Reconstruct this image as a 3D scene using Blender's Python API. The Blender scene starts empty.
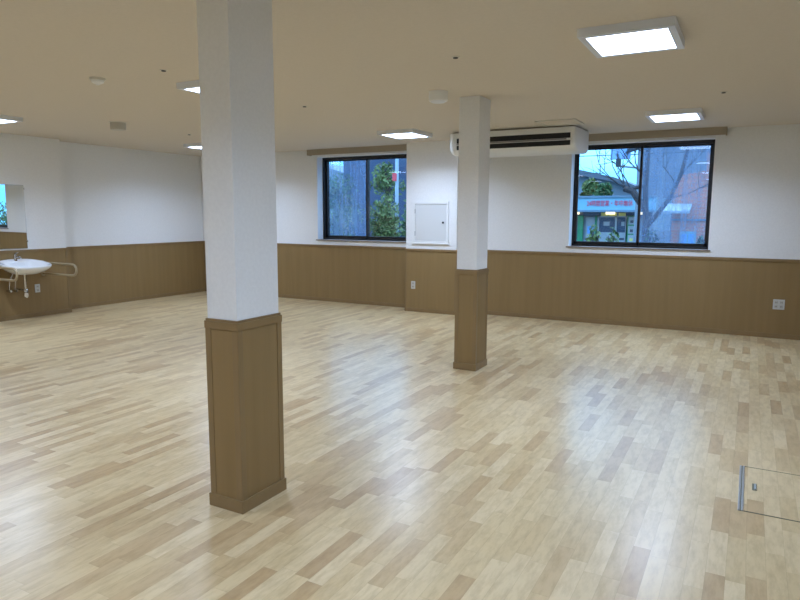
import bpy, bmesh, math, random
from math import pi, sin, cos, radians
from mathutils import Matrix, Vector

C = bpy.context.scene.collection
scene = bpy.context.scene

# ------------------------------------------------------------------ camera
cam_d = bpy.data.cameras.new('camera')
cam = bpy.data.objects.new('camera', cam_d)
C.objects.link(cam)
cam_d.sensor_width = 36.0
cam_d.lens = 638.55 * 36 / 800
cam_d.clip_end = 300
R = Matrix(((0.8770, -0.0670, 0.4757), (0.4804, 0.1136, -0.8697), (0.0043, 0.9913, 0.1319)))
e = R.to_quaternion().normalized().to_matrix()
cam.matrix_world = Matrix.Translation((0, 0, 1.5)) @ e.to_4x4()
scene.camera = cam

# ------------------------------------------------------------------ sky and exposure
world = bpy.data.worlds.new('overcast_sky')
scene.world = world
world.use_nodes = True
wn, wl = world.node_tree.nodes, world.node_tree.links
wn.clear()
wo = wn.new('ShaderNodeOutputWorld')
bg = wn.new('ShaderNodeBackground')
SKY_STRENGTH = 4.1
bg.inputs['Strength'].default_value = SKY_STRENGTH
tc = wn.new('ShaderNodeTexCoord')
mp = wn.new('ShaderNodeMapping')
mp.inputs['Scale'].default_value = (3, 3, 9)
ns = wn.new('ShaderNodeTexNoise')
ns.inputs['Scale'].default_value = 1.6
ns.inputs['Detail'].default_value = 5
cr = wn.new('ShaderNodeValToRGB')       # cloud colour near the horizon
cr.color_ramp.elements[0].position = 0.36
cr.color_ramp.elements[0].color = (0.075, 0.33, 0.70, 1)
cr.color_ramp.elements[1].position = 0.62
cr.color_ramp.elements[1].color = (0.15, 0.47, 0.80, 1)
wl.new(tc.outputs['Generated'], mp.inputs['Vector'])
wl.new(mp.outputs['Vector'], ns.inputs['Vector'])
wl.new(ns.outputs['Fac'], cr.inputs['Fac'])
sp_ = wn.new('ShaderNodeSeparateXYZ')   # an overcast sky grows brighter and whiter with height
wl.new(tc.outputs['Generated'], sp_.inputs[0])
up = wn.new('ShaderNodeMapRange')
up.inputs['From Min'].default_value = 0.05
up.inputs['From Max'].default_value = 0.75
wl.new(sp_.outputs['Z'], up.inputs['Value'])
mxs = wn.new('ShaderNodeMix')
mxs.data_type = 'RGBA'
wl.new(up.outputs[0], mxs.inputs['Factor'])
wl.new(cr.outputs['Color'], mxs.inputs['A'])
mxs.inputs['B'].default_value = (0.60, 1.08, 1.95, 1)
wl.new(mxs.outputs['Result'], bg.inputs['Color'])
wl.new(bg.outputs['Background'], wo.inputs['Surface'])

LAMP = 9.0               # radiance of a glowing diffuser
LAMP_W = 29.0            # power of the light behind it
LAMP_COLOR = (0.70, 0.90, 1.28, 1)
LAMP_SPREAD = 148        # degrees, prismatic diffuser
vs = scene.view_settings
vs.view_transform = 'Standard'
vs.look = 'None'
vs.exposure = 0.0
vs.gamma = 1.0
vs.use_curve_mapping = False

# ------------------------------------------------------------------ materials
M = {}


def mat(name, col, rough=0.5, metal=0.0, spec=0.5, **kw):
    m = bpy.data.materials.new(name)
    m.use_nodes = True
    b = m.node_tree.nodes['Principled BSDF']
    b.inputs['Base Color'].default_value = (*col, 1)
    b.inputs['Roughness'].default_value = rough
    b.inputs['Metallic'].default_value = metal
    b.inputs['Specular IOR Level'].default_value = spec
    for k, v in kw.items():
        b.inputs[k.replace('_', ' ')].default_value = v
    M[name] = m
    return m


def noisy(name, c1, c2, scale=(1, 1, 1), rough=0.5, detail=4, lo=0.35, hi=0.65, bump=0.0, spec=0.5, nscale=1.0):
    m = mat(name, c1, rough, 0, spec)
    n, l = m.node_tree.nodes, m.node_tree.links
    b = n['Principled BSDF']
    t = n.new('ShaderNodeTexCoord')
    p = n.new('ShaderNodeMapping')
    p.inputs['Scale'].default_value = scale
    x = n.new('ShaderNodeTexNoise')
    x.inputs['Scale'].default_value = nscale
    x.inputs['Detail'].default_value = detail
    r = n.new('ShaderNodeValToRGB')
    r.color_ramp.elements[0].position = lo
    r.color_ramp.elements[0].color = (*c1, 1)
    r.color_ramp.elements[1].position = hi
    r.color_ramp.elements[1].color = (*c2, 1)
    l.new(t.outputs['Object'], p.inputs['Vector'])
    l.new(p.outputs['Vector'], x.inputs['Vector'])
    l.new(x.outputs['Fac'], r.inputs['Fac'])
    l.new(r.outputs['Color'], b.inputs['Base Color'])
    if bump:
        bu = n.new('ShaderNodeBump')
        bu.inputs['Strength'].default_value = bump
        bu.inputs['Distance'].default_value = 0.002
        l.new(x.outputs['Fac'], bu.inputs['Height'])
        l.new(bu.outputs['Normal'], b.inputs['Normal'])
    return m


def emit(name, col, strength):
    m = bpy.data.materials.new(name)
    m.use_nodes = True
    n, l = m.node_tree.nodes, m.node_tree.links
    n.clear()
    o = n.new('ShaderNodeOutputMaterial')
    e_ = n.new('ShaderNodeEmission')
    e_.inputs['Color'].default_value = (*col[:3], 1)
    e_.inputs['Strength'].default_value = strength
    l.new(e_.outputs['Emission'], o.inputs['Surface'])
    M[name] = m
    return m


noisy('wallpaper', (0.79, 0.785, 0.77), (0.82, 0.815, 0.80), (60, 60, 60), 0.85, 3, bump=0.12, spec=0.2)
noisy('ceiling_paint', (0.67, 0.60, 0.505), (0.69, 0.615, 0.52), (40, 40, 40), 0.9, 3, bump=0.06, spec=0.15)
noisy('wainscot', (0.250, 0.160, 0.062), (0.275, 0.176, 0.070), (14, 14, 0.7), 0.5, 5, spec=0.35)
noisy('wainscot_trim', (0.235, 0.150, 0.062), (0.256, 0.164, 0.069), (10, 10, 3), 0.42, 4, spec=0.4)
mat('white_paint', (0.80, 0.80, 0.78), 0.45)
mat('white_metal', (0.74, 0.76, 0.80), 0.35)
mat('white_plastic', (0.80, 0.80, 0.78), 0.4)
mat('cream_plastic', (0.66, 0.63, 0.55), 0.45)
mat('outlet_plate', (0.56, 0.545, 0.50), 0.45)
mat('door_grey', (0.66, 0.665, 0.65), 0.45)
mat('grey_plastic', (0.50, 0.47, 0.40), 0.5)
mat('socket_hole', (0.02, 0.02, 0.02), 0.6)
mat('black_slot', (0.006, 0.006, 0.007), 0.6)
mat('louver_grey', (0.30, 0.29, 0.27), 0.5)
mat('bronze_frame', (0.022, 0.020, 0.020), 0.4, 0.3)
mat('sill_board', (0.24, 0.19, 0.15), 0.45)
mat('curtain_box', (0.37, 0.31, 0.23), 0.6)
mat('porcelain', (0.85, 0.86, 0.86), 0.08, 0, 0.5, Coat_Weight=0.5)
mat('chrome', (0.62, 0.62, 0.63), 0.12, 1.0)
mat('steel', (0.55, 0.56, 0.56), 0.3, 0.9)
mat('rail_beige', (0.37, 0.285, 0.165), 0.4)
mat('mirror', (0.90, 0.92, 0.92), 0.0, 1.0)
mat('mirror_edge', (0.55, 0.60, 0.64), 0.25, 0.6)
mat('hatch_groove', (0.16, 0.15, 0.10), 0.5)
emit('lamp_glow', LAMP_COLOR, LAMP)


def floor_material():
    m = mat('maple_floor', (0.6, 0.47, 0.28), 0.27, 0, 0.6)
    n, l = m.node_tree.nodes, m.node_tree.links
    b = n['Principled BSDF']

    def math_(op, a, c=None):
        x = n.new('ShaderNodeMath')
        x.operation = op
        for i, v in enumerate((a, c)):
            if v is None:
                continue
            if isinstance(v, (int, float)):
                x.inputs[i].default_value = v
            else:
                l.new(v, x.inputs[i])
        return x.outputs[0]
    t = n.new('ShaderNodeTexCoord')
    s = n.new('ShaderNodeSeparateXYZ')
    l.new(t.outputs['Object'], s.inputs[0])
    W, LEN = 0.0757, 0.42
    xs = math_('DIVIDE', s.outputs['X'], W)
    si = math_('FLOOR', xs)
    w1 = n.new('ShaderNodeTexWhiteNoise')
    w1.noise_dimensions = '1D'
    l.new(si, w1.inputs['W'])
    ys = math_('ADD', math_('DIVIDE', s.outputs['Y'], LEN), math_('MULTIPLY', w1.outputs['Value'], 7.31))
    bi = math_('FLOOR', ys)
    comb = n.new('ShaderNodeCombineXYZ')
    l.new(si, comb.inputs[0])
    l.new(bi, comb.inputs[1])
    w2 = n.new('ShaderNodeTexWhiteNoise')
    w2.noise_dimensions = '2D'
    l.new(comb.outputs[0], w2.inputs['Vector'])
    ramp = n.new('ShaderNodeValToRGB')
    cs = [(0.0, (0.470, 0.318, 0.158)), (0.13, (0.520, 0.368, 0.190)), (0.28, (0.580, 0.430, 0.226)),
          (0.55, (0.620, 0.472, 0.256)), (0.80, (0.650, 0.502, 0.284)), (1.0, (0.675, 0.527, 0.306))]
    el = ramp.color_ramp.elements
    el[0].position, el[0].color = cs[0][0], (*cs[0][1], 1)
    el[1].position, el[1].color = cs[-1][0], (*cs[-1][1], 1)
    for p, c_ in cs[1:-1]:
        q = el.new(p)
        q.color = (*c_, 1)
    l.new(w2.outputs['Value'], ramp.inputs['Fac'])
    # grain, shifted for every block
    off = n.new('ShaderNodeVectorMath')
    off.operation = 'MULTIPLY_ADD'
    l.new(w2.outputs['Color'], off.inputs[0])
    off.inputs[1].default_value = (9, 9, 9)
    l.new(t.outputs['Object'], off.inputs[2])
    mp_ = n.new('ShaderNodeMapping')
    mp_.inputs['Scale'].default_value = (30, 7, 1)
    l.new(off.outputs[0], mp_.inputs['Vector'])
    g = n.new('ShaderNodeTexNoise')
    g.inputs['Scale'].default_value = 1.0
    g.inputs['Detail'].default_value = 6
    g.inputs['Roughness'].default_value = 0.65
    l.new(mp_.outputs['Vector'], g.inputs['Vector'])
    gr = n.new('ShaderNodeValToRGB')
    gr.color_ramp.elements[0].position = 0.28
    gr.color_ramp.elements[0].color = (0.80, 0.76, 0.70, 1)
    gr.color_ramp.elements[1].position = 0.58
    gr.color_ramp.elements[1].color = (1.03, 1.03, 1.03, 1)
    l.new(g.outputs['Fac'], gr.inputs['Fac'])
    mx = n.new('ShaderNodeMix')
    mx.data_type = 'RGBA'
    mx.blend_type = 'MULTIPLY'
    mx.inputs['Factor'].default_value = 1.0
    l.new(ramp.outputs['Color'], mx.inputs['A'])
    l.new(gr.outputs['Color'], mx.inputs['B'])
    # seams
    fx = math_('SUBTRACT', xs, si)
    ex = math_('MINIMUM', fx, math_('SUBTRACT', 1.0, fx))
    fy = math_('SUBTRACT', ys, bi)
    ey = math_('MULTIPLY', math_('MINIMUM', fy, math_('SUBTRACT', 1.0, fy)), LEN / W)
    ed = math_('LESS_THAN', math_('MINIMUM', ex, ey), 0.012)
    mx2 = n.new('ShaderNodeMix')
    mx2.data_type = 'RGBA'
    mx2.blend_type = 'MULTIPLY'
    l.new(math_('MULTIPLY', ed, 0.35), mx2.inputs['Factor'])
    l.new(mx.outputs['Result'], mx2.inputs['A'])
    mx2.inputs['B'].default_value = (0.5, 0.42, 0.32, 1)
    l.new(mx2.outputs['Result'], b.inputs['Base Color'])
    rr = math_('MULTIPLY_ADD', g.outputs['Fac'], 0.02)
    rr.node.inputs[2].default_value = 0.277
    l.new(rr, b.inputs['Roughness'])


floor_material()


def glass_material():
    m = bpy.data.materials.new('window_glass')
    m.use_nodes = True
    n, l = m.node_tree.nodes, m.node_tree.links
    n.clear()
    o = n.new('ShaderNodeOutputMaterial')
    tr = n.new('ShaderNodeBsdfTransparent')
    tr.inputs['Color'].default_value = (0.90, 0.96, 0.98, 1)
    gl = n.new('ShaderNodeBsdfGlossy')
    gl.inputs['Roughness'].default_value = 0.0
    fr = n.new('ShaderNodeFresnel')
    ge = n.new('ShaderNodeNewGeometry')      # a thin pane reflects the same from both sides
    io = n.new('ShaderNodeMapRange')
    io.inputs['To Min'].default_value = 1.55
    io.inputs['To Max'].default_value = 1 / 1.55
    l.new(ge.outputs['Backfacing'], io.inputs['Value'])
    l.new(io.outputs[0], fr.inputs['IOR'])
    mx = n.new('ShaderNodeMixShader')
    l.new(fr.outputs[0], mx.inputs[0])
    l.new(tr.outputs[0], mx.inputs[1])
    l.new(gl.outputs[0], mx.inputs[2])
    l.new(mx.outputs[0], o.inputs['Surface'])
    M['window_glass'] = m


glass_material()


def screen_material():
    # fine insect mesh, dusty, with vertical rain streaks and clogged cells
    m = bpy.data.materials.new('insect_mesh')
    m.use_nodes = True
    n, l = m.node_tree.nodes, m.node_tree.links
    n.clear()
    o = n.new('ShaderNodeOutputMaterial')
    tr = n.new('ShaderNodeBsdfTransparent')
    df = n.new('ShaderNodeBsdfDiffuse')
    df.inputs['Color'].default_value = (0.23, 0.29, 0.40, 1)
    tl = n.new('ShaderNodeBsdfTranslucent')
    tl.inputs['Color'].default_value = (0.23, 0.29, 0.40, 1)
    ad = n.new('ShaderNodeMixShader')
    ad.inputs[0].default_value = 0.6
    l.new(df.outputs[0], ad.inputs[1])
    l.new(tl.outputs[0], ad.inputs[2])
    t = n.new('ShaderNodeTexCoord')
    p = n.new('ShaderNodeMapping')
    p.inputs['Scale'].default_value = (16, 1, 1.3)
    x = n.new('ShaderNodeTexNoise')
    x.inputs['Scale'].default_value = 1.0
    x.inputs['Detail'].default_value = 5
    p2 = n.new('ShaderNodeMapping')
    p2.inputs['Scale'].default_value = (55, 1, 42)
    x2 = n.new('ShaderNodeTexNoise')
    x2.inputs['Scale'].default_value = 1.0
    x2.inputs['Detail'].default_value = 2
    l.new(t.outputs['Object'], p.inputs['Vector'])
    l.new(p.outputs['Vector'], x.inputs['Vector'])
    l.new(t.outputs['Object'], p2.inputs['Vector'])
    l.new(p2.outputs['Vector'], x2.inputs['Vector'])
    a = n.new('ShaderNodeMath')
    a.operation = 'MULTIPLY_ADD'
    l.new(x2.outputs['Fac'], a.inputs[0])
    a.inputs[1].default_value = 0.45
    l.new(x.outputs['Fac'], a.inputs[2])
    r = n.new('ShaderNodeMapRange')
    r.inputs['From Min'].default_value = 0.52
    r.inputs['From Max'].default_value = 0.95
    r.inputs['To Min'].default_value = 0.22
    r.inputs['To Max'].default_value = 0.70
    l.new(a.outputs[0], r.inputs['Value'])
    mx = n.new('ShaderNodeMixShader')
    l.new(r.outputs[0], mx.inputs[0])
    l.new(tr.outputs[0], mx.inputs[1])
    l.new(ad.outputs[0], mx.inputs[2])
    l.new(mx.outputs[0], o.inputs['Surface'])
    M['insect_mesh'] = m


screen_material()

# outdoor materials
noisy('asphalt', (0.10, 0.105, 0.11), (0.14, 0.145, 0.15), (9, 9, 9), 0.9)
noisy('leaf_dark', (0.018, 0.050, 0.016), (0.062, 0.125, 0.034), (5, 5, 5), 0.6, spec=0.3)
noisy('leaf_olive', (0.055, 0.085, 0.020), (0.165, 0.205, 0.060), (4, 4, 4), 0.6, spec=0.3)
noisy('leaf_mid', (0.028, 0.075, 0.020), (0.115, 0.180, 0.055), (6, 6, 6), 0.55, spec=0.35)
noisy('bark', (0.020, 0.018, 0.019), (0.046, 0.040, 0.040), (20, 20, 5), 0.9)
mat('fascia_white', (0.15, 0.33, 0.40), 0.5)
mat('fascia_edge', (0.10, 0.16, 0.20), 0.5)
mat('sign_red', (0.55, 0.030, 0.075), 0.5)
mat('shop_green', (0.015, 0.20, 0.08), 0.5)
mat('shop_wall', (0.16, 0.20, 0.21), 0.6)
mat('shop_dark', (0.025, 0.05, 0.085), 0.2)
mat('shop_yellow', (0.55, 0.50, 0.12), 0.5)
mat('poster_paper', (0.24, 0.28, 0.28), 0.6)
mat('poster_blue', (0.10, 0.28, 0.55), 0.6)
mat('poster_ink', (0.03, 0.04, 0.06), 0.6)
emit('eave_glow', (1.0, 0.86, 0.55), 2.4)
mat('far_roof', (0.07, 0.085, 0.10), 0.6)
mat('far_wall', (0.16, 0.19, 0.21), 0.7)
mat('pole_grey', (0.16, 0.18, 0.20), 0.6)
mat('pole_white', (0.30, 0.34, 0.36), 0.5)
mat('signal_dark', (0.02, 0.025, 0.035), 0.5)
mat('signal_panel', (0.20, 0.33, 0.52), 0.5)
mat('banner_red', (0.55, 0.05, 0.06), 0.6)
mat('navy_siding', (0.02, 0.035, 0.07), 0.6)


def brick_material(name, c1, c2, cm, bw, bh):
    m = mat(name, c1, 0.85)
    n, l = m.node_tree.nodes, m.node_tree.links
    t = n.new('ShaderNodeTexCoord')
    s = n.new('ShaderNodeSeparateXYZ')
    cb = n.new('ShaderNodeCombineXYZ')
    ad = n.new('ShaderNodeMath')
    ad.operation = 'ADD'
    l.new(t.outputs['Object'], s.inputs[0])
    l.new(s.outputs['X'], ad.inputs[0])
    l.new(s.outputs['Y'], ad.inputs[1])
    l.new(ad.outputs[0], cb.inputs[0])
    l.new(s.outputs['Z'], cb.inputs[1])
    br = n.new('ShaderNodeTexBrick')
    br.inputs['Color1'].default_value = (*c1, 1)
    br.inputs['Color2'].default_value = (*c2, 1)
    br.inputs['Mortar'].default_value = (*cm, 1)
    br.inputs['Scale'].default_value = 1.0
    br.inputs['Mortar Size'].default_value = 0.012
    br.inputs['Brick Width'].default_value = bw
    br.inputs['Row Height'].default_value = bh
    l.new(cb.outputs[0], br.inputs['Vector'])
    l.new(br.outputs['Color'], n['Principled BSDF'].inputs['Base Color'])


brick_material('red_brick', (0.52, 0.18, 0.12), (0.45, 0.145, 0.095), (0.40, 0.22, 0.15), 0.22, 0.075)
brick_material('stone_block', (0.22, 0.23, 0.24), (0.15, 0.16, 0.17), (0.09, 0.09, 0.10), 0.32, 0.17)
brick_material('ribbed_panel', (0.17, 0.19, 0.21), (0.13, 0.15, 0.18), (0.08, 0.09, 0.11), 0.35, 9.0)


# ------------------------------------------------------------------ mesh helpers
class MB:
    def __init__(self):
        self.v, self.f = [], []

    def add(self, vs, fs):
        o = len(self.v)
        self.v += [tuple(p) for p in vs]
        self.f += [tuple(i + o for i in q) for q in fs]
        return self

    def box(self, x0, y0, z0, x1, y1, z1):
        x0, x1 = min(x0, x1), max(x0, x1)
        y0, y1 = min(y0, y1), max(y0, y1)
        z0, z1 = min(z0, z1), max(z0, z1)
        vs = [(x0, y0, z0), (x1, y0, z0), (x1, y1, z0), (x0, y1, z0), (x0, y0, z1), (x1, y0, z1), (x1, y1, z1), (x0, y1, z1)]
        return self.add(vs, [(3, 2, 1, 0), (4, 5, 6, 7), (0, 1, 5, 4), (1, 2, 6, 5), (2, 3, 7, 6), (3, 0, 4, 7)])

    def prism(self, pts, axis, a, b):
        """extrude a closed 2-D outline along axis from a to b"""
        def P(u, w, t):
            return {'x': (t, u, w), 'y': (u, t, w), 'z': (u, w, t)}[axis]
        n = len(pts)
        vs = [P(u, w, a) for u, w in pts] + [P(u, w, b) for u, w in pts]
        fs = [tuple(range(n))[::-1], tuple(range(n, 2 * n))]
        fs += [(i, (i + 1) % n, n + (i + 1) % n, n + i) for i in range(n)]
        return self.add(vs, fs)

    def lathe(self, prof, c=(0, 0, 0), seg=32):
        vs, fs = [], []
        for r, z in prof:
            for k in range(seg):
                a = 2 * pi * k / seg
                vs.append((c[0] + r * cos(a), c[1] + r * sin(a), c[2] + z))
        for i in range(len(prof) - 1):
            for k in range(seg):
                k2 = (k + 1) % seg
                fs.append((i * seg + k, i * seg + k2, (i + 1) * seg + k2, (i + 1) * seg + k))
        fs.append(tuple(range(seg))[::-1])
        fs.append(tuple(range((len(prof) - 1) * seg, len(prof) * seg)))
        return self.add(vs, fs)

    def tube(self, pts, r, seg=12):
        pts = [Vector(p) for p in pts]
        rs = r if isinstance(r, (list, tuple)) else [r] * len(pts)
        vs, fs = [], []
        prev = None
        for i, p in enumerate(pts):
            d = (pts[min(i + 1, len(pts) - 1)] - pts[max(i - 1, 0)]).normalized()
            if prev is None:
                up = Vector((0, 0, 1)) if abs(d.z) < 0.9 else Vector((1, 0, 0))
                u = d.cross(up).normalized()
            else:
                u = (prev - d * prev.dot(d)).normalized()
            prev = u
            w = d.cross(u)
            for k in range(seg):
                a = 2 * pi * k / seg
                vs.append(p + (u * cos(a) + w * sin(a)) * rs[i])
        for i in range(len(pts) - 1):
            for k in range(seg):
                k2 = (k + 1) % seg
                fs.append((i * seg + k, i * seg + k2, (i + 1) * seg + k2, (i + 1) * seg + k))
        fs.append(tuple(range(seg))[::-1])
        fs.append(tuple(range((len(pts) - 1) * seg, len(pts) * seg)))
        return self.add(vs, fs)

    def build(self, name, m, parent=None, bevel=0.0, smooth=False, kind=None, seg=2):
        me = bpy.data.meshes.new(name)
        me.from_pydata(self.v, [], self.f)
        bm = bmesh.new()
        bm.from_mesh(me)
        bmesh.ops.recalc_face_normals(bm, faces=bm.faces)
        if bevel:
            bmesh.ops.bevel(bm, geom=bm.edges[:], offset=bevel, segments=seg, profile=0.7, affect='EDGES', clamp_overlap=True)
        bm.to_mesh(me)
        bm.free()
        if smooth:
            for p in me.polygons:
                p.use_smooth = True
            me.set_sharp_from_angle(angle=radians(40))
        me.materials.append(M[m])
        o = bpy.data.objects.new(name, me)
        C.objects.link(o)
        if parent:
            o.parent = parent
            o.matrix_parent_inverse = Matrix.Translation(parent.location).inverted()
        if kind:
            o['kind'] = kind
        return o


def tag(o, label, cat, group=None):
    o['label'] = label
    o['category'] = cat
    if group:
        o['group'] = group
    return o


def thing(name, label, cat, loc=(0, 0, 0), group=None):
    o = bpy.data.objects.new(name, None)
    C.objects.link(o)
    o.location = loc
    o.empty_display_size = 0.1
    return tag(o, label, cat, group)


def copy_tree(o, delta, parent=None):
    c = o.copy()
    C.objects.link(c)
    if parent:
        c.parent = parent
    else:
        c.location = Vector(o.location) + Vector(delta)
    for ch in list(o.children):
        d = copy_tree(ch, delta, c)
        d.matrix_parent_inverse = ch.matrix_parent_inverse.copy()
    return c


# ------------------------------------------------------------------ room shell
HC = 2.595                      # ceiling
D = 9.107                       # window wall
L = -9.357                      # recessed left wall
L2 = -9.124                     # washbasin wall
LY = 6.10                      # where the washbasin wall steps back
RX = 1.75                      # right wall
BY = -4.6                      # wall behind the camera
PX0, PX1, PY = -4.713, -3.856, 8.808   # pier between the windows
DZ = 0.985                       # top of the wainscot
W1 = (-6.615, -4.83, 1.07, 2.477)
W2 = (-2.261, -0.476, 1.07, 2.477)

MB().box(L - .3, BY - .2, -.15, RX + .2, D + .28, 0).build('floor', 'maple_floor', kind='structure')
MB().box(L - .3, BY - .2, HC, RX + .2, D + .28, HC + .2).build('ceiling', 'ceiling_paint', kind='structure')

wb = MB()
T = D + .28
xs = [L - .3, W1[0], W1[1], W2[0], W2[1], RX + .2]
wb.box(xs[0], D, 0, xs[1], T, HC).box(xs[2], D, 0, xs[3], T, HC).box(xs[4], D, 0, xs[5], T, HC)
for w in (W1, W2):
    wb.box(w[0], D, 0, w[1], T, w[2]).box(w[0], D, w[3], w[1], T, HC)
wall_back = wb.build('wall_back', 'wallpaper', kind='structure')
wall_pier = MB().box(PX0, PY, 0, PX1, D, HC).build('wall_pier', 'wallpaper', kind='structure')
wall_left = MB().prism([(L - .3, BY - .2), (L2, BY - .2), (L2, LY), (L, LY), (L, D), (L - .3, D)], 'z', 0, HC).build('wall_left', 'wallpaper', kind='structure')
W3 = (1.5, 2.7, 1.15, 2.2)        # unseen opening beside the camera, added and sized to brighten the nearest column
wall_right = MB().box(RX, BY - .2, 0, RX + .2, W3[0], HC).box(RX, W3[1], 0, RX + .2, D, HC).box(RX, W3[0], 0, RX + .2, W3[1], W3[2]).box(RX, W3[0], W3[3], RX + .2, W3[1], HC).build('wall_right', 'wallpaper', kind='structure')
wall_front = MB().box(L2, BY - .2, 0, RX, BY, HC).build('wall_front', 'wallpaper', kind='structure')


def wains_y(wall, x0, x1, y, n, caps=(0, 0)):
    """wainscot on a wall that faces -y: boards, cap rail"""
    p = MB().box(x0, y - .008, .055, x1, y + .004, DZ - .03)
    p.build('wainscot', 'wainscot', wall)
    MB().box(x0 - caps[0], y - .020, DZ - .034, x1 + caps[1], y + .004, DZ).build('cap_rail', 'wainscot_trim', wall, .003)


def wains_x(wall, y0, y1, x, n, s=1, caps=(0, 0)):
    p = MB().box(x + s * .008, y0, .055, x - s * .004, y1, DZ - .03)
    p.build('wainscot', 'wainscot', wall)
    MB().box(x + s * .020, y0 - caps[0], DZ - .034, x - s * .004, y1 + caps[1], DZ).build('cap_rail', 'wainscot_trim', wall, .003)


wains_y(wall_back, L, PX0, D, 5)
wains_y(wall_back, PX1, RX, D, 6)
wains_y(wall_pier, PX0, PX1, PY, 1, (.016, .016))
wains_x(wall_pier, PY, D, PX1, 1, 1)
wains_x(wall_pier, PY, D, PX0, 1, -1)
wains_x(wall_left, BY, LY, L2, 11, 1, (0, .004))
wains_x(wall_left, LY, D, L, 3, 1)
wains_x(wall_right, BY, W3[0], RX, 14, -1)
wains_x(wall_right, W3[1], D, RX, 14, -1)
wains_y(wall_front, L2, RX, BY + .0, 10)
for o in wall_front.children:
    o.matrix_parent_inverse = Matrix.Translation((0, .012, 0))
# slim vertical corner trims on the pier and on the washbasin wall's end
for px in (PX0, PX1):
    s = -1 if px == PX0 else 1
    MB().box(px + s * .011, PY - .011, .05, px - s * .022, PY + .02, DZ - .032).build('corner_trim', 'wainscot_trim', wall_pier, .002)
MB().box(L2 - .02, LY - .026, .05, L2 + .012, LY + .012, DZ - .032).build('corner_trim', 'wainscot_trim', wall_left, .002)
# baseboards
MB().box(L, D - .015, 0, PX0, D, .06).box(PX1, D - .015, 0, RX, D, .06).build('baseboard_back', 'wainscot_trim', None, .002, kind='structure')
MB().box(PX0 - .014, PY - .015, 0, PX1 + .014, PY, .06).box(PX1, PY, 0, PX1 + .014, D, .06).build('baseboard_pier', 'wainscot_trim', None, .002, kind='structure')
MB().box(L2, BY, 0, L2 + .015, LY + .014, .06).box(L, LY, 0, L + .015, D - .015, .06).build('baseboard_left', 'wainscot_trim', None, .002, kind='structure')
MB().box(RX - .015, BY, 0, RX, D - .015, .06).build('baseboard_right', 'wainscot_trim', None, .002, kind='structure')


# ------------------------------------------------------------------ windows
def window(name, w, inner_right, screen_left, lock):
    x0, x1, z0, z1 = w
    yf = D + .16
    root = bpy.data.objects.new(name, None)
    C.objects.link(root)
    root.location = (x0, D, z0)
    root['kind'] = 'structure'
    t = .027
    fr = MB().box(x0, yf, z0, x0 + t, yf + .1, z1).box(x1 - t, yf, z0, x1, yf + .1, z1)
    fr.box(x0, yf, z0, x1, yf + .1, z0 + t).box(x0, yf, z1 - .045, x1, yf + .1, z1)
    fr.build('window_frame', 'bronze_frame', root, .003)
    xm = (x0 + x1) / 2
    for right in (False, True):
        a, b = (xm - .017, x1 - t) if right else (x0 + t, xm + .017)
        y = yf + (.015 if right == inner_right else .055)
        s = .020
        f = MB().box(a, y, z0 + t, a + s + .012, y + .03, z1 - .045).box(b - s - .012, y, z0 + t, b, y + .03, z1 - .045)
        f.box(a, y, z0 + t, b, y + .03, z0 + t + .045).box(a, y, z1 - .045 - s, b, y + .03, z1 - .045)
        sash = f.build('sash', 'bronze_frame', root, .002)
        g = MB()
        q = .0115 * (b - a) / 2          # the sliding sash sits very slightly out of square
        g.add([(a + .032, y + .015 - q, z0 + t + .042), (b - .032, y + .015 + q, z0 + t + .042), (b - .032, y + .013 + q, z1 - .066), (a + .032, y + .013 - q, z1 - .066)], [(0, 1, 2, 3)])
        g.build('glass_pane', 'window_glass', sash)
    MB().box(xm - .012, yf - .006, (z0 + z1) / 2 - .05, xm + .012, yf + .018, (z0 + z1) / 2 + .03).build('crescent_lock', 'bronze_frame', root, .004)
    a, b = (x0 + t, xm - .05) if screen_left else (xm - .02, x1 - t)
    ys = yf + .115
    s = MB().box(a, ys, z0 + t, a + .025, ys + .015, z1 - t).box(b - .025, ys, z0 + t, b, ys + .015, z1 - t)
    s.box(a, ys, z0 + t, b, ys + .015, z0 + t + .025).box(a, ys, z1 - t - .025, b, ys + .015, z1 - t)
    sc = s.build('insect_screen', 'bronze_frame', root, .002)
    MB().add([(a + .02, ys + .008, z0 + t + .02), (b - .02, ys + .008, z0 + t + .02), (b - .02, ys + .008, z1 - t - .02), (a + .02, ys + .008, z1 - t - .02)], [(0, 1, 2, 3)]).build('screen_mesh', 'insect_mesh', sc)
    MB().box(x0 - .035 if x0 > PX0 else x0 - .03, D - .022, z0 - .015, x1 + .03 if x0 > PX0 else PX0 + .0, yf, z0 + .004).build('window_sill', 'sill_board', root, .002)
    return root


window('window_1', W1, True, True, 1)
window('window_2', W2, False, False, 1)
root = bpy.data.objects.new('added_window_3', None)  # added window, out of view, gives extra daylight on the column's right face
C.objects.link(root)
root.location = (RX, W3[0], W3[2])
root['kind'] = 'structure'
f = MB()
for y in (W3[0], (W3[0] + W3[1]) / 2 - .025, W3[1] - .05):
    f.box(RX + .12, y, W3[2], RX + .18, y + .05, W3[3])
f.box(RX + .12, W3[0], W3[2], RX + .18, W3[1], W3[2] + .05).box(RX + .12, W3[0], W3[3] - .05, RX + .18, W3[1], W3[3])
f.build('window_frame', 'bronze_frame', root, .003)
MB().add([(RX + .15, W3[0], W3[2]), (RX + .15, W3[1], W3[2]), (RX + .15, W3[1], W3[3]), (RX + .15, W3[0], W3[3])], [(0, 1, 2, 3)]).build('glass_pane', 'window_glass', root)


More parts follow.
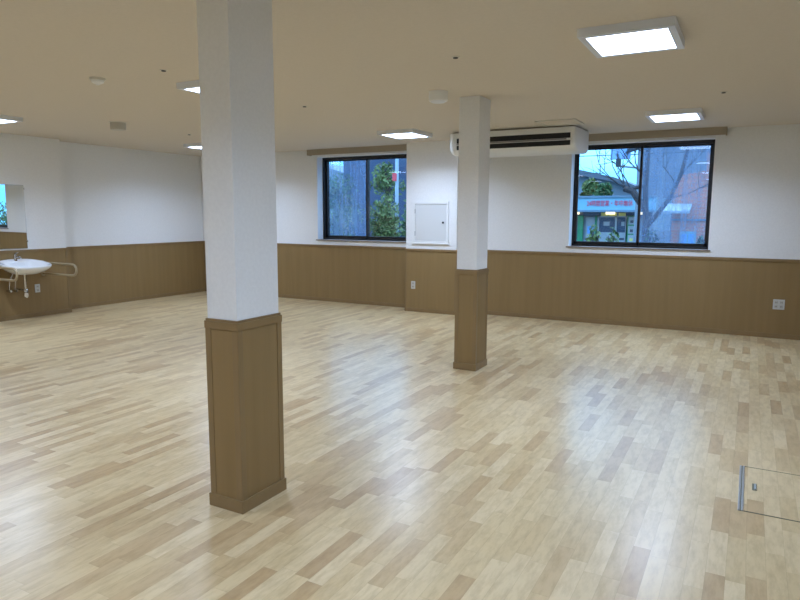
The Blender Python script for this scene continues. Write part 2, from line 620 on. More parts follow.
# ------------------------------------------------------------------ columns
def column(x0, y0, x1, y1, label):
    t = thing('column', label, 'column', ((x0 + x1) / 2, (y0 + y1) / 2, 0), 'white columns with tan panelled bases')
    MB().box(x0, y0, 0, x1, y1, HC).build('shaft', 'wallpaper', t, .008, True)
    p = MB()
    p.box(x0 - .006, y0 - .006, .06, x1 + .006, y1 + .006, DZ - .03)
    p.build('wainscot_panel', 'wainscot', t, .006, True)
    # flat edge strips on each corner, proud of the panel
    for cx, sx in ((x0, 1), (x1, -1)):
        for cy, sy in ((y0, 1), (y1, -1)):
            q = MB().prism([(cx - sx * .009, cy - sy * .009), (cx + sx * .028, cy - sy * .009), (cx + sx * .028, cy), (cx, cy), (cx, cy + sy * .028), (cx - sx * .009, cy + sy * .028)], 'z', .06, DZ - .034)
            q.build('corner_trim', 'wainscot_trim', t, .002)
    MB().box(x0 - .012, y0 - .012, DZ - .05, x1 + .012, y1 + .012, DZ - .012).box(x0 - .007, y0 - .007, DZ - .013, x1 + .007, y1 + .007, DZ).build('cap_rail', 'wainscot_trim', t, .004)
    MB().box(x0 - .016, y0 - .016, 0, x1 + .016, y1 + .016, .066).build('baseboard', 'wainscot_trim', t, .003)
    return t


column(-2.365, 2.311, -2.168, 2.627, 'large white square column nearest the camera with tan panelled base')
column(-2.478, 5.671, -2.272, 5.952, 'smaller white square column farther back, in front of the air conditioner')


# ------------------------------------------------------------------ ceiling lights
def light(x, y, label, group):
    t = thing('ceiling_light', label, 'ceiling light', (x, y, HC), group)
    h = .285
    w = .268
    f = MB()
    z0 = HC - .05
    f.box(x - w, y - h, z0 + .006, x + w, y + h, HC)
    f.box(x - w, y - h, z0, x - w + .042, y + h, z0 + .006).box(x + w - .042, y - h, z0, x + w, y + h, z0 + .006)
    f.box(x - w + .042, y - h, z0, x + w - .042, y - h + .045, z0 + .006).box(x - w + .042, y + h - .045, z0, x + w - .042, y + h, z0 + .006)
    f.build('housing', 'white_metal', t)
    MB().box(x - w + .042, y - h + .045, z0 + .001, x + w - .042, y + h - .045, z0 + .006).build('diffuser', 'lamp_glow', t)
    ld = bpy.data.lights.new('lamp', 'AREA')
    ld.shape = 'SQUARE'
    ld.size = .46
    ld.energy = LAMP_W
    ld.color = LAMP_COLOR[:3]
    ld.spread = radians(LAMP_SPREAD)
    lo = bpy.data.objects.new('lamp', ld)
    C.objects.link(lo)
    lo.parent = t
    lo.location = (0, 0, -.052)
    return t


G = 'square LED ceiling lights'
proto = light(-0.715, 4.25, 'largest lit square LED ceiling light, nearest the camera at upper right', G)
for x, y, lab in (
        (-0.80, 7.60, 'lit square LED ceiling light just in front of the right window'),
        (-4.135, 7.68, 'lit square LED ceiling light in front of the left window'),
        (-4.06, 4.26, 'lit square LED ceiling light just left of the nearest column'),
        (-7.66, 7.66, 'small lit square LED ceiling light far left, its tip beside the nearest column'),
        (-7.71, 4.26, 'lit square LED ceiling light cut by the left edge above the mirror')):
    c = copy_tree(proto, (x + .715, y - 4.25, 0))
    c['label'] = lab
for x in (-.74, -4.08, -7.66):
    for y in (.9, -2.45):
        c = copy_tree(proto, (x + .715, y - 4.25, 0))
        c['label'] = 'square LED ceiling light behind the camera, seen only as reflections'
        c['group'] = 'ceiling lights behind the camera'

# ------------------------------------------------------------------ air conditioner
ac = thing('air_conditioner', 'long white ceiling-hung air conditioner with two black slots beside the right window', 'air conditioner', (-2.8, 8.3, 2.29))


def acprof(g=0.0):
    pts = [(8.66, 2.592), (7.955 + g, 2.576), (7.95 + g, 2.571), (7.95 + g, 2.395)]
    for k in range(9):
        a = pi + (pi / 2) * k / 8
        pts.append((8.13 + g + .18 * cos(a), 2.39 + .095 * sin(a)))
    pts += [(8.55, 2.295), (8.66, 2.345)]
    return pts


MB().prism(acprof(), 'x', -3.55, -1.985).build('body', 'white_plastic', ac, 0, True)
capr = []
for k in range(11):
    a = -pi / 2 * 0 + pi / 2 * k / 10
    capr.append(a)


def endcap(x0, x1):
    m = MB()
    pts = acprof(-.006)
    n = len(pts)
    cy, cz = 8.32, 2.42
    rings = []
    for k in range(6):
        a = pi / 2 * k / 5
        s = 1 - (1 - cos(a)) * .10 if k else 1
        s = .90 + .10 * cos(a)
        x = x0 + (x1 - x0) * sin(a)
        rings.append([(x, cy + (y - cy) * s, cz + (z - cz) * s) for y, z in pts])
    vs = [p for r_ in rings for p in r_]
    fs = []
    for i in range(5):
        for k in range(n):
            k2 = (k + 1) % n
            fs.append((i * n + k, i * n + k2, (i + 1) * n + k2, (i + 1) * n + k))
    fs.append(tuple(range(n)))
    fs.append(tuple(range(5 * n, 6 * n)))
    m.add(vs, fs)
    return m


endcap(-1.985, -1.935).build('end_cap', 'white_plastic', ac, 0, True)
endcap(-3.55, -3.61).build('end_cap', 'white_plastic', ac, 0, True)
for z0, z1 in ((2.440, 2.503), (2.354, 2.412)):
    MB().box(-3.50, 7.943, z0, -2.003, 7.952, z1).build('air_slot', 'black_slot', ac, .001)
MB().box(-3.50, 7.936, 2.420, -2.05, 7.951, 2.437).build('louver', 'louver_grey', ac, .004)
MB().box(-3.50, 7.941, 2.510, -2.003, 7.952, 2.54).build('top_strip', 'white_plastic', ac, .003)
for x in (-3.45, -2.12):
    for y in (8.1, 8.55):
        MB().box(x - .02, y - .02, 2.58, x + .02, y + .02, HC).build('hanger', 'white_metal', ac)

# ------------------------------------------------------------------ curtain boxes
cb = thing('curtain_box', 'long beige curtain box along the ceiling above the right window', 'curtain box', (-1.4, D - .06, 2.5), 'curtain boxes')
MB().box(-2.42, D - .12, 2.50, -.345, D - .103, HC).box(-2.42, D - .103, 2.50, -2.405, D, HC).box(-.36, D - .103, 2.50, -.345, D, HC).box(-2.405, D - .103, 2.565, -.36, D, HC).build('box_board', 'curtain_box', cb, .002)
MB().box(-2.39, D - .06, 2.535, -.375, D - .035, 2.566).build('curtain_rail', 'white_metal', cb)
cb = thing('curtain_box', 'shorter beige curtain box along the ceiling above the left window', 'curtain box', (-5.7, D - .06, 2.5), 'curtain boxes')
MB().box(-6.74, D - .12, 2.50, PX0, D - .103, HC).box(-6.74, D - .103, 2.50, -6.725, D, HC).box(-6.725, D - .103, 2.565, PX0, D, HC).build('box_board', 'curtain_box', cb, .002)
MB().box(-6.70, D - .06, 2.535, PX0 - .01, D - .035, 2.566).build('curtain_rail', 'white_metal', cb)

# ------------------------------------------------------------------ inspection door on the pier
t = thing('wall_cabinet_door', 'white metal access door with small dark knob on wall between windows', 'access door', (-4.285, PY, 1.39))
x0, x1, z0, z1 = -4.585, -3.99, 1.075, 1.705
f = MB().box(x0, PY - .02, z0, x0 + .035, PY, z1).box(x1 - .035, PY - .02, z0, x1, PY, z1).box(x0 + .035, PY - .02, z0, x1 - .035, PY, z0 + .035).box(x0 + .035, PY - .02, z1 - .035, x1 - .035, PY, z1)
f.build('door_frame', 'white_paint', t)
MB().box(x0 + .041, PY - .009, z0 + .041, x1 - .041, PY, z1 - .041).build('door', 'door_grey', t, .002)['label'] = 'pale grey door leaf'
MB().prism([(-4.077 + .016 * cos(a * pi / 8), 1.39 + .016 * sin(a * pi / 8)) for a in range(16)], 'y', PY - .026, PY - .012).build('knob', 'socket_hole', t, .003)['label'] = 'small dark knob'
for z in (1.22, 1.56):
    MB().box(x0 + .028, PY - .024, z - .035, x0 + .042, PY - .012, z + .035).build('hinge', 'steel', t, .002)
# bottom lip
MB().box(x0 - .012, PY - .028, z0 - .01, x1 + .012, PY, z0 + .004).build('sill_lip', 'white_paint', t, .002)


# ------------------------------------------------------------------ outlets
def outlet_y(x, z, w, h, y, label, sockets):
    t = thing('wall_outlet', label, 'outlet', (x, y, z), 'wall outlets')
    y -= .006
    MB().box(x - w / 2, y - .010, z - h / 2, x + w / 2, y, z + h / 2).build('cover_plate', 'outlet_plate', t, .004)
    for sx, sz in sockets:
        s = MB().box(x + sx - .018, y - .013, z + sz - .020, x + sx + .018, y - .004, z + sz + .020).build('socket', 'grey_plastic', t, .003)
        MB().box(x + sx - .009, y - .0135, z + sz - .008, x + sx - .005, y - .012, z + sz + .008).box(x + sx + .005, y - .0135, z + sz - .008, x + sx + .009, y - .012, z + sz + .008).build('slot', 'socket_hole', s)
    return t


outlet_y(-4.578, .42, .07, .12, PY, 'small white single outlet on the tan panel below the access door', [(0, .026), (0, -.026)])
outlet_y(.355, .425, .125, .125, D, 'square white double outlet on the tan panel right of the right window', [(-.028, .026), (-.028, -.026), (.028, .026), (.028, -.026)])
t = thing('wall_outlet', 'white outlet on the tan wall below the washbasin', 'outlet', (L2, 5.60, .415), 'wall outlets')
MB().box(L2 + .005, 5.60 - .037, .355, L2 + .017, 5.60 + .037, .475).build('cover_plate', 'outlet_plate', t, .004)
for dz in (.026, -.026):
    s = MB().box(L2 + .010, 5.60 - .018, .415 + dz - .02, L2 + .020, 5.60 + .018, .415 + dz + .02).build('socket', 'grey_plastic', t, .003)
    MB().box(L2 + .019, 5.60 - .009, .415 + dz - .008, L2 + .0205, 5.60 - .005, .415 + dz + .008).box(L2 + .019, 5.60 + .005, .415 + dz - .008, L2 + .0205, 5.60 + .009, .415 + dz + .008).build('slot', 'socket_hole', s)

# ------------------------------------------------------------------ washbasin
BYC = 5.275
ba = thing('washbasin', 'white ceramic wall-hung washbasin with chrome tap under the mirror', 'washbasin', (L2, BYC, .66))
HW, DP = .32, .56


def ring(sc, z, sh=0.0, n=56, back=0.0):
    pts = []
    for k in range(n):
        a = 2 * pi * k / n
        ca, sa = cos(a), sin(a)
        e_ = 2.5
        u = HW * sc * math.copysign(abs(ca) ** (2 / e_), ca)
        v = DP / 2 + sh + (DP / 2) * sc * math.copysign(abs(sa) ** (2 / e_), sa)
        v = max(v, back)
        pts.append((L2 + .012 + v, BYC + u, z - .028 + .085 * (1 - v / DP) ** 1.2))
    return pts


rings = [ring(.40, .655, -.06), ring(.62, .675, -.04), ring(.80, .715, -.02), ring(.93, .755), ring(.99, .778), ring(1.0, .79), ring(.995, .802), ring(.97, .806), ring(.93, .803, .005),
         ring(.86, .796, .02, back=.10), ring(.80, .78, .025, back=.12), ring(.68, .735, .025), ring(.5, .705, .02), ring(.25, .695, .01), ring(.06, .692, 0)]
n = 56
vs_, fs_ = [p for r_ in rings for p in r_], []
for i in range(len(rings) - 1):
    for k in range(n):
        k2 = (k + 1) % n
        fs_.append((i * n + k, i * n + k2, (i + 1) * n + k2, (i + 1) * n + k))
fs_.append(tuple(range(n)))
fs_.append(tuple(range((len(rings) - 1) * n, len(rings) * n)))
MB().add(vs_, fs_).build('bowl', 'porcelain', ba, 0, True)
MB().lathe([(.021, 0), (.021, .004), (.008, .005)], (L2 + .287, BYC, .70), 20).build('drain_plug', 'chrome', ba, 0, True)
tap = MB().lathe([(.034, 0), (.034, .006), (.024, .012), (.022, .075), (.024, .085), (.020, .095)], (L2 + .075, BYC, .825), 20).build('tap', 'chrome', ba, 0, True)
MB().tube([(L2 + .07, BYC, .880), (L2 + .13, BYC, .900), (L2 + .19, BYC, .893), (L2 + .205, BYC, .875)], [.014, .012, .011, .011], 12).build('spout', 'chrome', tap, 0, True)
MB().tube([(L2 + .072, BYC, .915), (L2 + .075, BYC, .940), (L2 + .15, BYC, .960)], [.016, .014, .008], 12).build('lever', 'chrome', tap, 0, True)
MB().tube([(L2 + .23, BYC + .02, .67), (L2 + .23, BYC + .02, .44), (L2 + .23, BYC + .02, .345)], .021, 14).lathe([(.029, 0), (.033, .01), (.033, .10), (.026, .115)], (L2 + .23, BYC + .02, .335), 20).tube([(L2 + .23, BYC + .02, .42), (L2 + .16, BYC + .02, .43), (L2, BYC + .02, .43)], .016, 14).build('drain_pipe', 'chrome', ba, 0, True)
for dy in (-.03, -.11):
    v = MB().tube([(L2, BYC + dy, .42), (L2 + .075, BYC + dy, .42)], .014, 12).tube([(L2 + .06, BYC + dy, .40), (L2 + .06, BYC + dy, .45), (L2 + .07, BYC + dy + .01, .55), (L2 + .09, BYC + dy * .4, .70)], [.013, .010, .007, .007], 10)
    vv = v.build('stop_valve', 'chrome', ba, 0, True)
    MB().tube([(L2 + .075, BYC + dy, .42), (L2 + .105, BYC + dy, .42)], [.02, .017], 12).build('handle', 'chrome', vv, 0, True)
MB().tube([(L2 + .21, BYC + .02, .335), (L2 + .25, BYC + .02, .335)], .012, 10).build('trap_cap', 'chrome', ba, 0, True)


def rail(y, label):
    r_ = thing('grab_rail', label, 'grab rail', (L2, y, .71), 'grab rails beside the washbasin')
    xt = -8.325
    za, zb = .785, .628
    pts = [(L2 + .006, y, za), (xt - .10, y, za)]
    zc, rr = (za + zb) / 2, (za - zb) / 2
    for k in range(1, 12):
        a = pi / 2 - pi * k / 12
        pts.append((xt - .09 + .085 * cos(a), y, zc + rr * sin(a)))
    pts += [(xt - .10, y, zb), (L2 + .006, y, zb)]
    MB().tube(pts, .0155, 14).build('rail', 'rail_beige', r_, 0, True)
    for z in (za, zb):
        MB().prism([(y + .036 * cos(a * pi / 10), z + .036 * sin(a * pi / 10)) for a in range(20)], 'x', L2 + .005, L2 + .022).build('flange', 'rail_beige', r_, .002)


rail(5.70, 'beige looped grab rail right of the washbasin')
rail(4.86, 'beige looped grab rail left of the washbasin, cut by the photo edge')

# mirror
MY0, MY1, MZ0, MZ1 = 4.99, 5.50, 1.005, 1.898
mi = thing('wall_mirror', 'rectangular wall mirror above the washbasin reflecting a blue window', 'mirror', (L2, (MY0 + MY1) / 2, MZ0))
MB().box(L2, MY0, MZ0, L2 + .012, MY1, MZ1).build('backing', 'mirror_edge', mi)
MB().add([(L2 + .0125, MY0 + .004, MZ0 + .004), (L2 + .0143, MY1 - .004, MZ0 + .004), (L2 + .0188, MY1 - .004, MZ1 - .004), (L2 + .0170, MY0 + .004, MZ1 - .004)], [(0, 1, 2, 3)]).build('mirror_glass', 'mirror', mi)
for y, z in ((MY1, MZ1 - .05), (MY1, MZ0 + .10), (MY0, MZ1 - .05), (MY0, MZ0 + .10)):
    MB().box(L2, y - .012, z - .012, L2 + .018, y + .008, z + .012).build('clip', 'chrome', mi, .002)

# ------------------------------------------------------------------ ceiling fittings
sd = thing('smoke_detector', 'round cream smoke detector on the ceiling at upper left', 'smoke detector', (-4.757, 3.545, HC))
MB().lathe([(.060, 0), (.060, -.014), (.057, -.018)], (-4.757, 3.545, HC), 28).build('base', 'cream_plastic', sd, 0, True)
MB().lathe([(.050, -.016), (.046, -.034), (.030, -.044), (.016, -.048), (.012, -.054), (.002, -.055)], (-4.757, 3.545, HC), 28).build('sensor_dome', 'white_plastic', sd, 0, True)
sp = thing('ceiling_speaker', 'round white drum-shaped fitting on the ceiling left of the far column', 'ceiling fitting', (-2.54, 5.34, HC))
MB().lathe([(.086, 0), (.086, -.075), (.080, -.085)], (-2.54, 5.34, HC), 36).build('drum', 'white_plastic', sp, 0, True)
MB().lathe([(.070, -.084), (.060, -.095), (.03, -.098), (.006, -.099)], (-2.54, 5.34, HC), 36).build('lens', 'white_metal', sp, 0, True)
VENT = (-6.79, 5.305, HC)
vt = thing('ceiling_vent', 'small grey boxy vent cap on the ceiling above the left wall', 'ceiling vent', VENT)
MB().lathe([(.088, 0), (.088, -.084), (.083, -.090)], VENT, 36).build('cap', 'grey_plastic', vt, 0, True)
MB().lathe([(.104, 0), (.104, -.006), (.097, -.008)], VENT, 36).build('flange', 'cream_plastic', vt, 0, True)
hatch = thing('ceiling_hatch', 'square framed access hatch on the ceiling in front of the air conditioner', 'ceiling hatch', (-2.07, 7.70, HC))
x0, x1, y0, y1 = -2.305, -1.835, 7.47, 7.915
MB().box(x0, y0, HC - .012, x0 + .028, y1, HC).box(x1 - .028, y0, HC - .012, x1, y1, HC).box(x0, y0, HC - .012, x1, y0 + .028, HC).box(x0, y1 - .028, HC - .012, x1, y1, HC).build('frame', 'cream_plastic', hatch, .002)
MB().box(x0 + .032, y0 + .032, HC - .007, x1 - .032, y1 - .032, HC).build('panel', 'ceiling_paint', hatch, .001)
for (x, y), lab in zip(((-4.039, 3.59), (-6.913, 6.542), (-4.077, 5.412), (-1.892, 4.252), (-.30, 6.519)), (
        'small dark ceiling socket between the smoke detector and the nearest column',
        'tiny dark ceiling socket above the far end of the left wall',
        'tiny dark ceiling socket just right of the nearest column',
        'small dark ceiling socket left of the largest ceiling light',
        'small dark ceiling socket right of the light by the right window')):
    s = thing('ceiling_socket', lab, 'ceiling socket', (x, y, HC), 'small ceiling sockets')
    MB().lathe([(.030, 0), (.030, -.003), (.026, -.005)], (x, y, HC), 24).build('ring', 'cream_plastic', s, 0, True)
    MB().lathe([(.018, -.003), (.017, -.010), (.004, -.012)], (x, y, HC), 20).build('plug', 'socket_hole', s, 0, True)

# ------------------------------------------------------------------ floor hatch
fh = thing('floor_hatch', 'wood-covered floor hatch with metal edging at the lower right', 'floor hatch', (.35, 3.91, 0))
x0, x1, y0, y1 = .033, .66, 3.575, 4.25
MB().box(x0 + .03, y0 + .006, .0002, x1 - .006, y1 - .006, .0015).build('lid', 'maple_floor', fh)
MB().box(x0, y0, 0, x0 + .010, y1, .004).box(x0 + .016, y0, 0, x0 + .026, y1, .004).build('metal_edging', 'steel', fh, .001)
MB().box(x0 + .010, y0, 0, x0 + .016, y1, .002).box(x0 + .026, y0, 0, x1, y0 + .006, .0025).box(x0 + .026, y1 - .006, 0, x1, y1, .0025).box(x1 - .006, y0, 0, x1, y1, .0025).build('gap_strip', 'hatch_groove', fh)
MB().box(.098, 3.885, .001, .122, 3.985, .0022).build('pull_recess', 'hatch_groove', fh)
MB().tube([(.114, 3.895, .004), (.114, 3.975, .004)], .005, 10).build('pull_handle', 'steel', fh, 0, True)

# ------------------------------------------------------------------ outdoors
GZ = -.8
MB().box(-45, -25, GZ - .2, 40, 90, GZ).build('ground', 'asphalt', kind='structure')


def leaves(mb, rnd, c, rx, ry, rz, n, size):
    for _ in range(n):
        while True:
            p = Vector((rnd.uniform(-1, 1), rnd.uniform(-1, 1), rnd.uniform(-1, 1)))
            if .25 < p.length < 1:
                break
        p = Vector((c[0] + p.x * rx, c[1] + p.y * ry, c[2] + p.z * rz))
        a = Vector((rnd.gauss(0, 1), rnd.gauss(0, 1), rnd.gauss(0, 1))).normalized()
        b = a.cross(Vector((rnd.gauss(0, 1), rnd.gauss(0, 1), rnd.gauss(0, 1)))).normalized()
        s = size * rnd.uniform(.6, 1.3)
        mb.add([p - a * s, p - b * s * .45 + a * s * .1, p + a * s, p + b * s * .45 + a * s * .1], [(0, 1, 2, 3)])


def tree(x, y, zc, rx, rz, n, size, m, label, seed, group, blobs=5):
    rnd = random.Random(seed)
    t = thing('leafy_tree', label, 'tree', (x, y, GZ), group)
    MB().tube([(x, y, GZ), (x + .04, y, zc - rz * .4), (x - .03, y, zc + rz * .5)], [.09, .07, .03], 10).build('trunk', 'bark', t, 0, True)
    mb = MB()
    for _ in range(blobs):
        leaves(mb, rnd, (x + rnd.uniform(-.5, .5) * rx, y + rnd.uniform(-.4, .4) * rx, zc + rnd.uniform(-.6, .6) * rz), rx * .65, rx * .6, rz * .55, n // blobs, size)
    mb.build('foliage', m, t)
    return t


def bush(x, y, z1, r, m, label, seed, group, n=500, size=.05):
    rnd = random.Random(seed)
    t = thing('garden_shrub', label, 'shrub', (x, y, GZ), group)
    st = MB()
    for _ in range(5):
        st.tube([(x + rnd.uniform(-.05, .05), y + rnd.uniform(-.05, .05), GZ), (x + rnd.uniform(-r, r) * .6, y + rnd.uniform(-r, r) * .6, z1 - .1)], [.015, .006], 6)
    st.build('stem', 'bark', t)
    mb = MB()
    for zz in (.85, .6, .3):
        h = (z1 - GZ)
        leaves(mb, rnd, (x + rnd.uniform(-.3, .3) * r, y, GZ + h * zz), r, r, h * .18, n // 3, size)
    mb.build('foliage', m, t)
    return t


# convenience-type shop over the road
SY = 22.0
sh = thing('shop_building', 'pale blue shop with red lettered sign and green pillars across the road', 'shop', (-5.5, SY, GZ))
MB().box(-9.2, SY + .6, GZ, -2.9, SY + 6, 2.15).build('wall', 'shop_wall', sh)
fa = MB().box(-9.3, SY - .05, 1.69, -2.8, SY + .6, 2.11).build('sign_fascia', 'fascia_white', sh, .01)
MB().box(-9.32, SY - .10, 1.63, -2.78, SY + .62, 1.70).box(-9.32, SY - .10, 2.10, -2.78, SY + .62, 2.16).build('fascia_trim', 'fascia_edge', fa)


def words(txt, name, m, parent, x, y, z, size, width=None):
    cu = bpy.data.curves.new(name, 'FONT')
    cu.body = txt
    cu.size = size
    cu.extrude = .006
    cu.align_x = 'CENTER'
    cu.align_y = 'CENTER'
    tmp = bpy.data.objects.new(name, cu)
    C.objects.link(tmp)
    bpy.context.view_layer.update()
    me = bpy.data.meshes.new_from_object(tmp.evaluated_get(bpy.context.evaluated_depsgraph_get()))
    bpy.data.objects.remove(tmp)
    xs_ = [v.co.x for v in me.vertices]
    k = width / (max(xs_) - min(xs_)) if width and xs_ else 1
    cx = (max(xs_) + min(xs_)) / 2
    for v in me.vertices:
        v.co = Vector((x + (v.co.x - cx) * k, y - v.co.z, z + v.co.y))
    me.materials.clear()
    me.materials.append(M[m])
    o = bpy.data.objects.new(name, me)
    C.objects.link(o)
    o.parent = parent
    o.matrix_parent_inverse = Matrix.Translation(parent.location if parent.type == 'EMPTY' else parent.parent.location).inverted()
    return o


lt = words('24時間営業・年中無休', 'sign_lettering', 'sign_red', sh, -4.16, SY - .062, 1.90, .21, 1.46)
lt['label'] = 'red lettering on the sign'
for x in (-5.35, -4.17, -3.2, -6.6):
    MB().box(x - .13, SY + .1, 1.55, x + .13, SY + .35, 1.63).build('eave_lamp', 'eave_glow', sh, .01)
MB().box(-9.2, SY + .50, 1.50, -2.9, SY + .62, 1.64).build('eave_board', 'shop_dark', sh)
for x0, x1 in ((-4.52, -4.30), (-3.95, -3.72), (-4.27, -4.0)):
    MB().box(x0, SY + .47, 1.50, x1, SY + .51, 1.61).build('menu_strip', 'shop_yellow', sh)
for x0, x1 in ((-5.30, -5.12), (-3.70, -3.30), (-4.72, -4.66)):
    MB().box(x0, SY + .50, GZ, x1, SY + .62, 1.52).build('pillar', 'shop_green', sh)['label'] = 'green pillar'
for x0, x1, z0, z1 in ((-5.02, -4.73, .75, 1.46), (-5.55, -5.35, .7, 1.46)):
    p = MB().box(x0, SY + .52, z0, x1, SY + .60, z1).build('poster', 'poster_paper', sh)
    MB().box(x0 + .05, SY + .515, z0 + .15, x1 - .05, SY + .53, z0 + .40).build('print', 'poster_blue', p)
d = MB().box(-4.64, SY + .50, GZ, -4.58, SY + .60, 1.52).box(-4.06, SY + .50, GZ, -4.00, SY + .60, 1.52).box(-3.72, SY + .50, GZ, -3.66, SY + .60, 1.52).box(-4.64, SY + .50, 1.46, -3.66, SY + .60, 1.52).box(-4.60, SY + .53, GZ, -3.70, SY + .60, .95).build('sliding_door', 'poster_paper', sh)
for x0, x1 in ((-4.58, -4.06), (-4.00, -3.72)):
    w = MB().box(x0, SY + .54, .95, x1, SY + .58, 1.46).build('door_glass', 'shop_dark', d)
    MB().box(x0 + .14, SY + .53, 1.17, x0 + .14 + (x1 - x0) * .38, SY + .545, 1.31).build('notice', 'poster_paper', d)
for x in (-4.25, -4.12, -3.86, -3.79):
    MB().box(x - .045, SY + .515, .70, x + .045, SY + .535, .77).build('grille', 'poster_ink', d)
for i, (z, m_) in enumerate(((1.22, 'poster_paper'), (.92, 'poster_paper'), (.62, 'poster_paper'))):
    p = MB().box(-3.62, SY + .46, z, -3.38, SY + .50, z + .25).build('wall_poster', m_, sh)
    MB().box(-3.56, SY + .455, z + .05, -3.46, SY + .465, z + .14).build('print', 'poster_ink' if i != 2 else 'shop_yellow', p)

# shrubs under the right window
for i, (x, y, z, r, m_, lab) in enumerate((
        (-2.68, 10.8, 1.17, .13, 'leaf_mid', 'leafy shrub at the left corner outside the right window'),
        (-2.34, 11.25, 1.34, .12, 'leaf_olive', 'olive leafy shrub second from left outside the right window'),
        (-2.0, 10.8, 1.28, .13, 'leaf_mid', 'bigger leafy shrub in front of the shop door'),
        (-1.40, 10.9, 1.28, .12, 'leaf_dark', 'dark shrub seen through the screened half of the right window'),
        (-.66, 10.9, 1.16, .08, 'leaf_dark', 'small dark shrub at the far right of the right window'))):
    bush(x, y, z, r, m_, lab, 40 + i, 'shrubs outside the right window', 520, .046)

# low stone wall and brick house beyond the screened pane
tag(MB().box(-2.05, 15.3, GZ, -1.62, 15.6, 1.18).build('stone_wall', 'stone_block'), 'low grey stone block wall left of the brick house', 'wall')
bh = thing('brick_house', 'red brick house with white awning seen through the right window', 'house', (0, 16, GZ))
MB().prism([(-1.63, GZ), (3, GZ), (3, 2.9), (-.98, 2.9), (-.98, 2.52), (-1.50, 2.42), (-1.63, 2.0)], 'y', 16, 19).build('brick_wall', 'red_brick', bh)
MB().prism([(15.45, 1.56), (16.02, 1.74), (16.02, 1.79), (15.45, 1.62)], 'x', -1.80, -1.22).build('awning', 'pole_white', bh, .005)['label'] = 'white sloping awning'
dd = MB().box(-1.44, 15.95, GZ, -1.10, 16.02, 1.16).build('door', 'fascia_white', bh, .004)
MB().box(-1.40, 15.94, .75, -1.29, 15.96, 1.10).box(-1.25, 15.94, .75, -1.14, 15.96, 1.10).build('door_panel', 'poster_blue', dd)
MB().box(-1.63, 15.96, 1.40, 3, 16.02, 1.44).build('string_course', 'fascia_edge', bh)
tag(MB().prism([(-4.5, GZ), (3, GZ), (3, 4.6), (-4.5, 4.6)], 'y', 31, 36).build('apartment_block', 'ribbed_panel'), 'blue grey ribbed apartment block behind the brick house', 'building')

# far roof, aerial, wires
fr = thing('distant_house', 'grey house with long dark roof behind the shop', 'house', (-7, 34, GZ))
MB().prism([(-11, GZ), (-5.4, GZ), (-5.4, 2.92), (-6.25, 3.25), (-8.6, 3.75), (-11, 3.7)], 'y', 34, 38).build('wall', 'far_wall', fr)
MB().prism([(-11.3, 3.95), (-8.6, 4.0), (-6.2, 3.42), (-5.2, 3.0), (-5.25, 2.9), (-6.25, 3.2), (-8.6, 3.72), (-11.3, 3.66)], 'y', 33.5, 38.5).build('roof', 'far_roof', fr)
MB().tube([(-7.03, 34.2, 3.4), (-7.03, 34.2, 4.1)], .03, 8).build('aerial', 'pole_grey', fr)
for i, (x, zc, rx, rz) in enumerate(((-7.35, 2.50, .46, .60), (-6.62, 2.58, .42, .58), (-5.72, 2.32, .36, .50), (-8.3, 2.4, .5, .6))):
    lab = ('dark green tree behind the left end of the shop roof', 'dark green tree in the middle behind the shop roof', 'smaller dark green tree at the right behind the shop roof', 'dark green tree hidden mostly by the left window frame')[i]
    tree(x, (28.6, 30, 28.6, 30)[i], zc, rx, rz, 1500, .11, 'leaf_olive' if i == 1 else 'leaf_dark', lab, 60 + i, 'trees behind the shop roof')

tree(5.1, 13.3, .85, .75, .95, 1500, .06, 'leaf_mid', 'green tree outside, glimpsed only in the wall mirror', 97, None, 6)

# signal pole
spole = thing('signal_pole', 'grey road pole with arm carrying a dark signal box and blue panel', 'signal pole', (-2.30, 15, GZ))
MB().tube([(-2.30, 15, GZ), (-2.30, 15, 3.6)], [.06, .05], 12).build('pole', 'pole_grey', spole, 0, True)
MB().tube([(-2.30, 15, 2.54), (-2.74, 15, 2.60)], .022, 8).build('arm', 'pole_grey', spole, 0, True)
MB().box(-2.80, 14.93, 2.58, -2.70, 15.05, 2.76).build('signal_box', 'signal_dark', spole, .01)
MB().box(-2.93, 14.97, 2.74, -2.50, 15.0, 2.99).build('panel', 'signal_panel', spole, .004)
MB().prism([(-2.60, 2.86), (-2.34, 2.94), (-2.28, 3.08), (-2.48, 3.06)], 'y', 14.9, 15.05).build('bracket', 'signal_dark', spole, .006)

MB().tube([(-7, 15, 2.98), (-4.5, 15, 2.85), (-2.30, 15, 2.84), (0, 15, 2.86), (3, 15, 3.0)], .010, 6).build('cable', 'signal_dark', spole)
spole.location.x += .06

# bare tree
bt = thing('bare_tree', 'leafless winter tree with thick knotty branches outside the right window', 'tree', (-1.98, 13.8, GZ))
rnd = random.Random(7)
tm = MB()
tw = MB()


def limb(mb, pts, r0, r1):
    k = len(pts)
    mb.tube(pts, [r0 + (r1 - r0) * i / (k - 1) for i in range(k)], 8)


def twig(p, d, ln, r, depth):
    pts = [Vector(p)]
    q = Vector(p)
    dd_ = Vector(d).normalized()
    for _ in range(4):
        dd_ = (dd_ + Vector((rnd.gauss(0, .12), rnd.gauss(0, .12), rnd.gauss(.05, .10)))).normalized()
        q = q + dd_ * ln / 4
        pts.append(q.copy())
    limb(tw, pts, r, r * .45)
    if depth:
        for _ in range(3):
            k = rnd.choice((1, 2, 3, 4))
            twig(pts[k], dd_ + Vector((rnd.gauss(0, .55), rnd.gauss(0, .5), rnd.gauss(.15, .4))), ln * .62, r * .55, depth - 1)


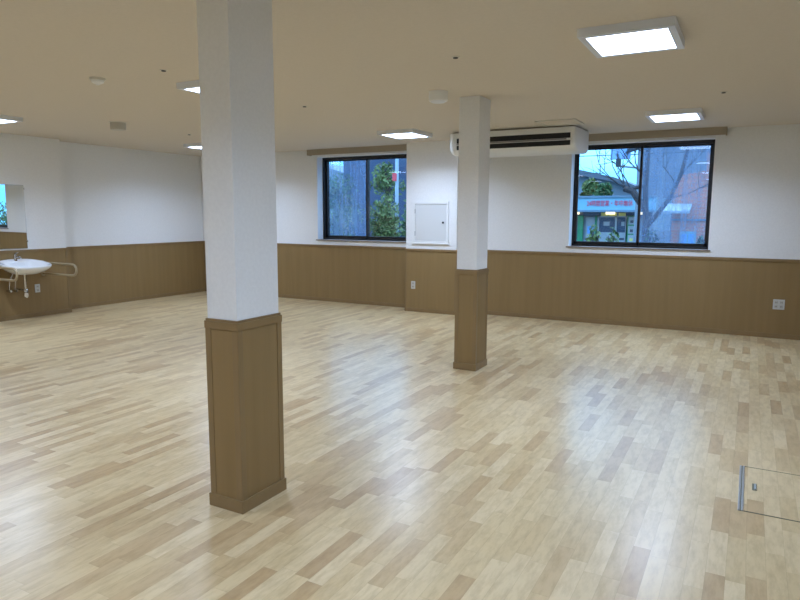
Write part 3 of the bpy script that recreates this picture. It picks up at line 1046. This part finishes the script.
TY = 13.8
bt_shift = .13
limb(tm, [(-1.98, TY, GZ), (-2.0, TY, .6), (-2.03, TY, 1.5), (-2.06, TY, 2.1), (-2.05, TY, 2.7), (-2.1, TY, 3.4)], .075, .035)
limb(tm, [(-2.03, TY, 1.62), (-2.18, TY, 1.82), (-2.30, TY, 2.0), (-2.47, TY, 2.06)], .075, .062)
limb(tm, [(-2.05, TY, 2.12), (-2.2, TY, 2.08), (-2.32, TY, 2.05)], .04, .035)
limb(tm, [(-2.06, TY, 2.3), (-2.16, TY, 2.42), (-2.20, TY, 2.40)], .045, .05)
limb(tm, [(-2.0, TY, 1.3), (-1.8, TY, 1.55), (-1.6, TY, 1.85), (-1.42, TY, 2.3), (-1.32, TY, 2.8)], .055, .03)
tm.build('trunk', 'bark', bt, 0, True)
for p, d_ in (((-2.46, TY, 2.06), (-.8, 0, .6)), ((-2.46, TY, 2.06), (-.4, .1, 1)), ((-2.40, TY, 2.05), (-1, 0, .9)), ((-2.2, TY, 2.40), (-1, 0, .7)), ((-2.2, TY, 2.40), (-.6, 0, 1)),
              ((-2.1, TY, 3.2), (-.7, 0, 1)), ((-2.44, TY, 2.08), (-1, .1, .35)), ((-2.35, TY, 2.05), (-.7, -.1, 1)), ((-2.1, TY, 3.0), (-1, 0, .4)), ((-2.07, TY, 2.8), (-1, .1, .2)), ((-2.07, TY, 2.7), (-.8, .1, .8)), ((-2.06, TY, 2.6), (.5, 0, 1)), ((-1.42, TY, 2.3), (.6, 0, .8)), ((-1.6, TY, 1.85), (.8, 0, .4)), ((-1.32, TY, 2.8), (.2, 0, 1)), ((-1.32, TY, 2.8), (-.4, 0, 1)), ((-1.5, TY, 2.1), (-.5, 0, .8))):
    twig(p, d_, .75, .014, 2)
tw.build('twigs', 'bark', bt)
bt.location.x += bt_shift

# garden outside the left window
for i, (x, y, zc, rx, rz, m_, n_, sz, lab) in enumerate((
        (-7.42, 12.9, 2.36, .40, .40, 'leaf_olive', 1000, .045, 'light green tree crown high behind the right pane of the left window'),
        (-6.60, 11.3, 1.16, .36, .80, 'leaf_olive', 3400, .040, 'bushy olive tree filling the lower right pane of the left window'),
        (-6.35, 12.2, 1.30, .30, .75, 'leaf_mid', 1800, .042, 'green tree at the right edge of the left window by the pier'),
        (-7.75, 11.3, 1.10, .44, .62, 'leaf_mid', 1600, .045, 'green tree low behind the screened pane of the left window'),
        (-9.9, 14.6, 1.9, .70, .75, 'leaf_dark', 1100, .06, 'dark green tree behind the screened pane of the left window'))):
    tree(x, y, zc, rx, rz, n_, sz, m_, lab, 80 + i, 'trees outside the left window', 6)
tag(MB().prism([(-12.0, GZ), (-9.0, GZ), (-9.0, 3.0), (-10.0, 3.0), (-10.0, 3.45), (-12.0, 3.45)], 'y', 18, 21).build('neighbouring_house', 'navy_siding'), 'dark navy house behind the trees of the left window', 'house')
tag(MB().prism([(-19, GZ), (-12.8, GZ), (-12.8, 2.9), (-15, 3.5), (-19, 3.0)], 'y', 20, 24).build('pale_house', 'far_wall'), 'pale grey blue house dimly seen through the screened pane of the left window', 'house')
wp = thing('utility_pole', 'white pole with red banner outside the left window', 'pole', (-6.54, 11.8, GZ))
MB().tube([(-6.54, 11.8, GZ), (-6.54, 11.8, 3.5)], .036, 12).build('pole', 'pole_white', wp, 0, True)
MB().box(-6.61, 11.73, 2.20, -6.52, 11.76, 2.36).build('banner', 'banner_red', wp, .003)
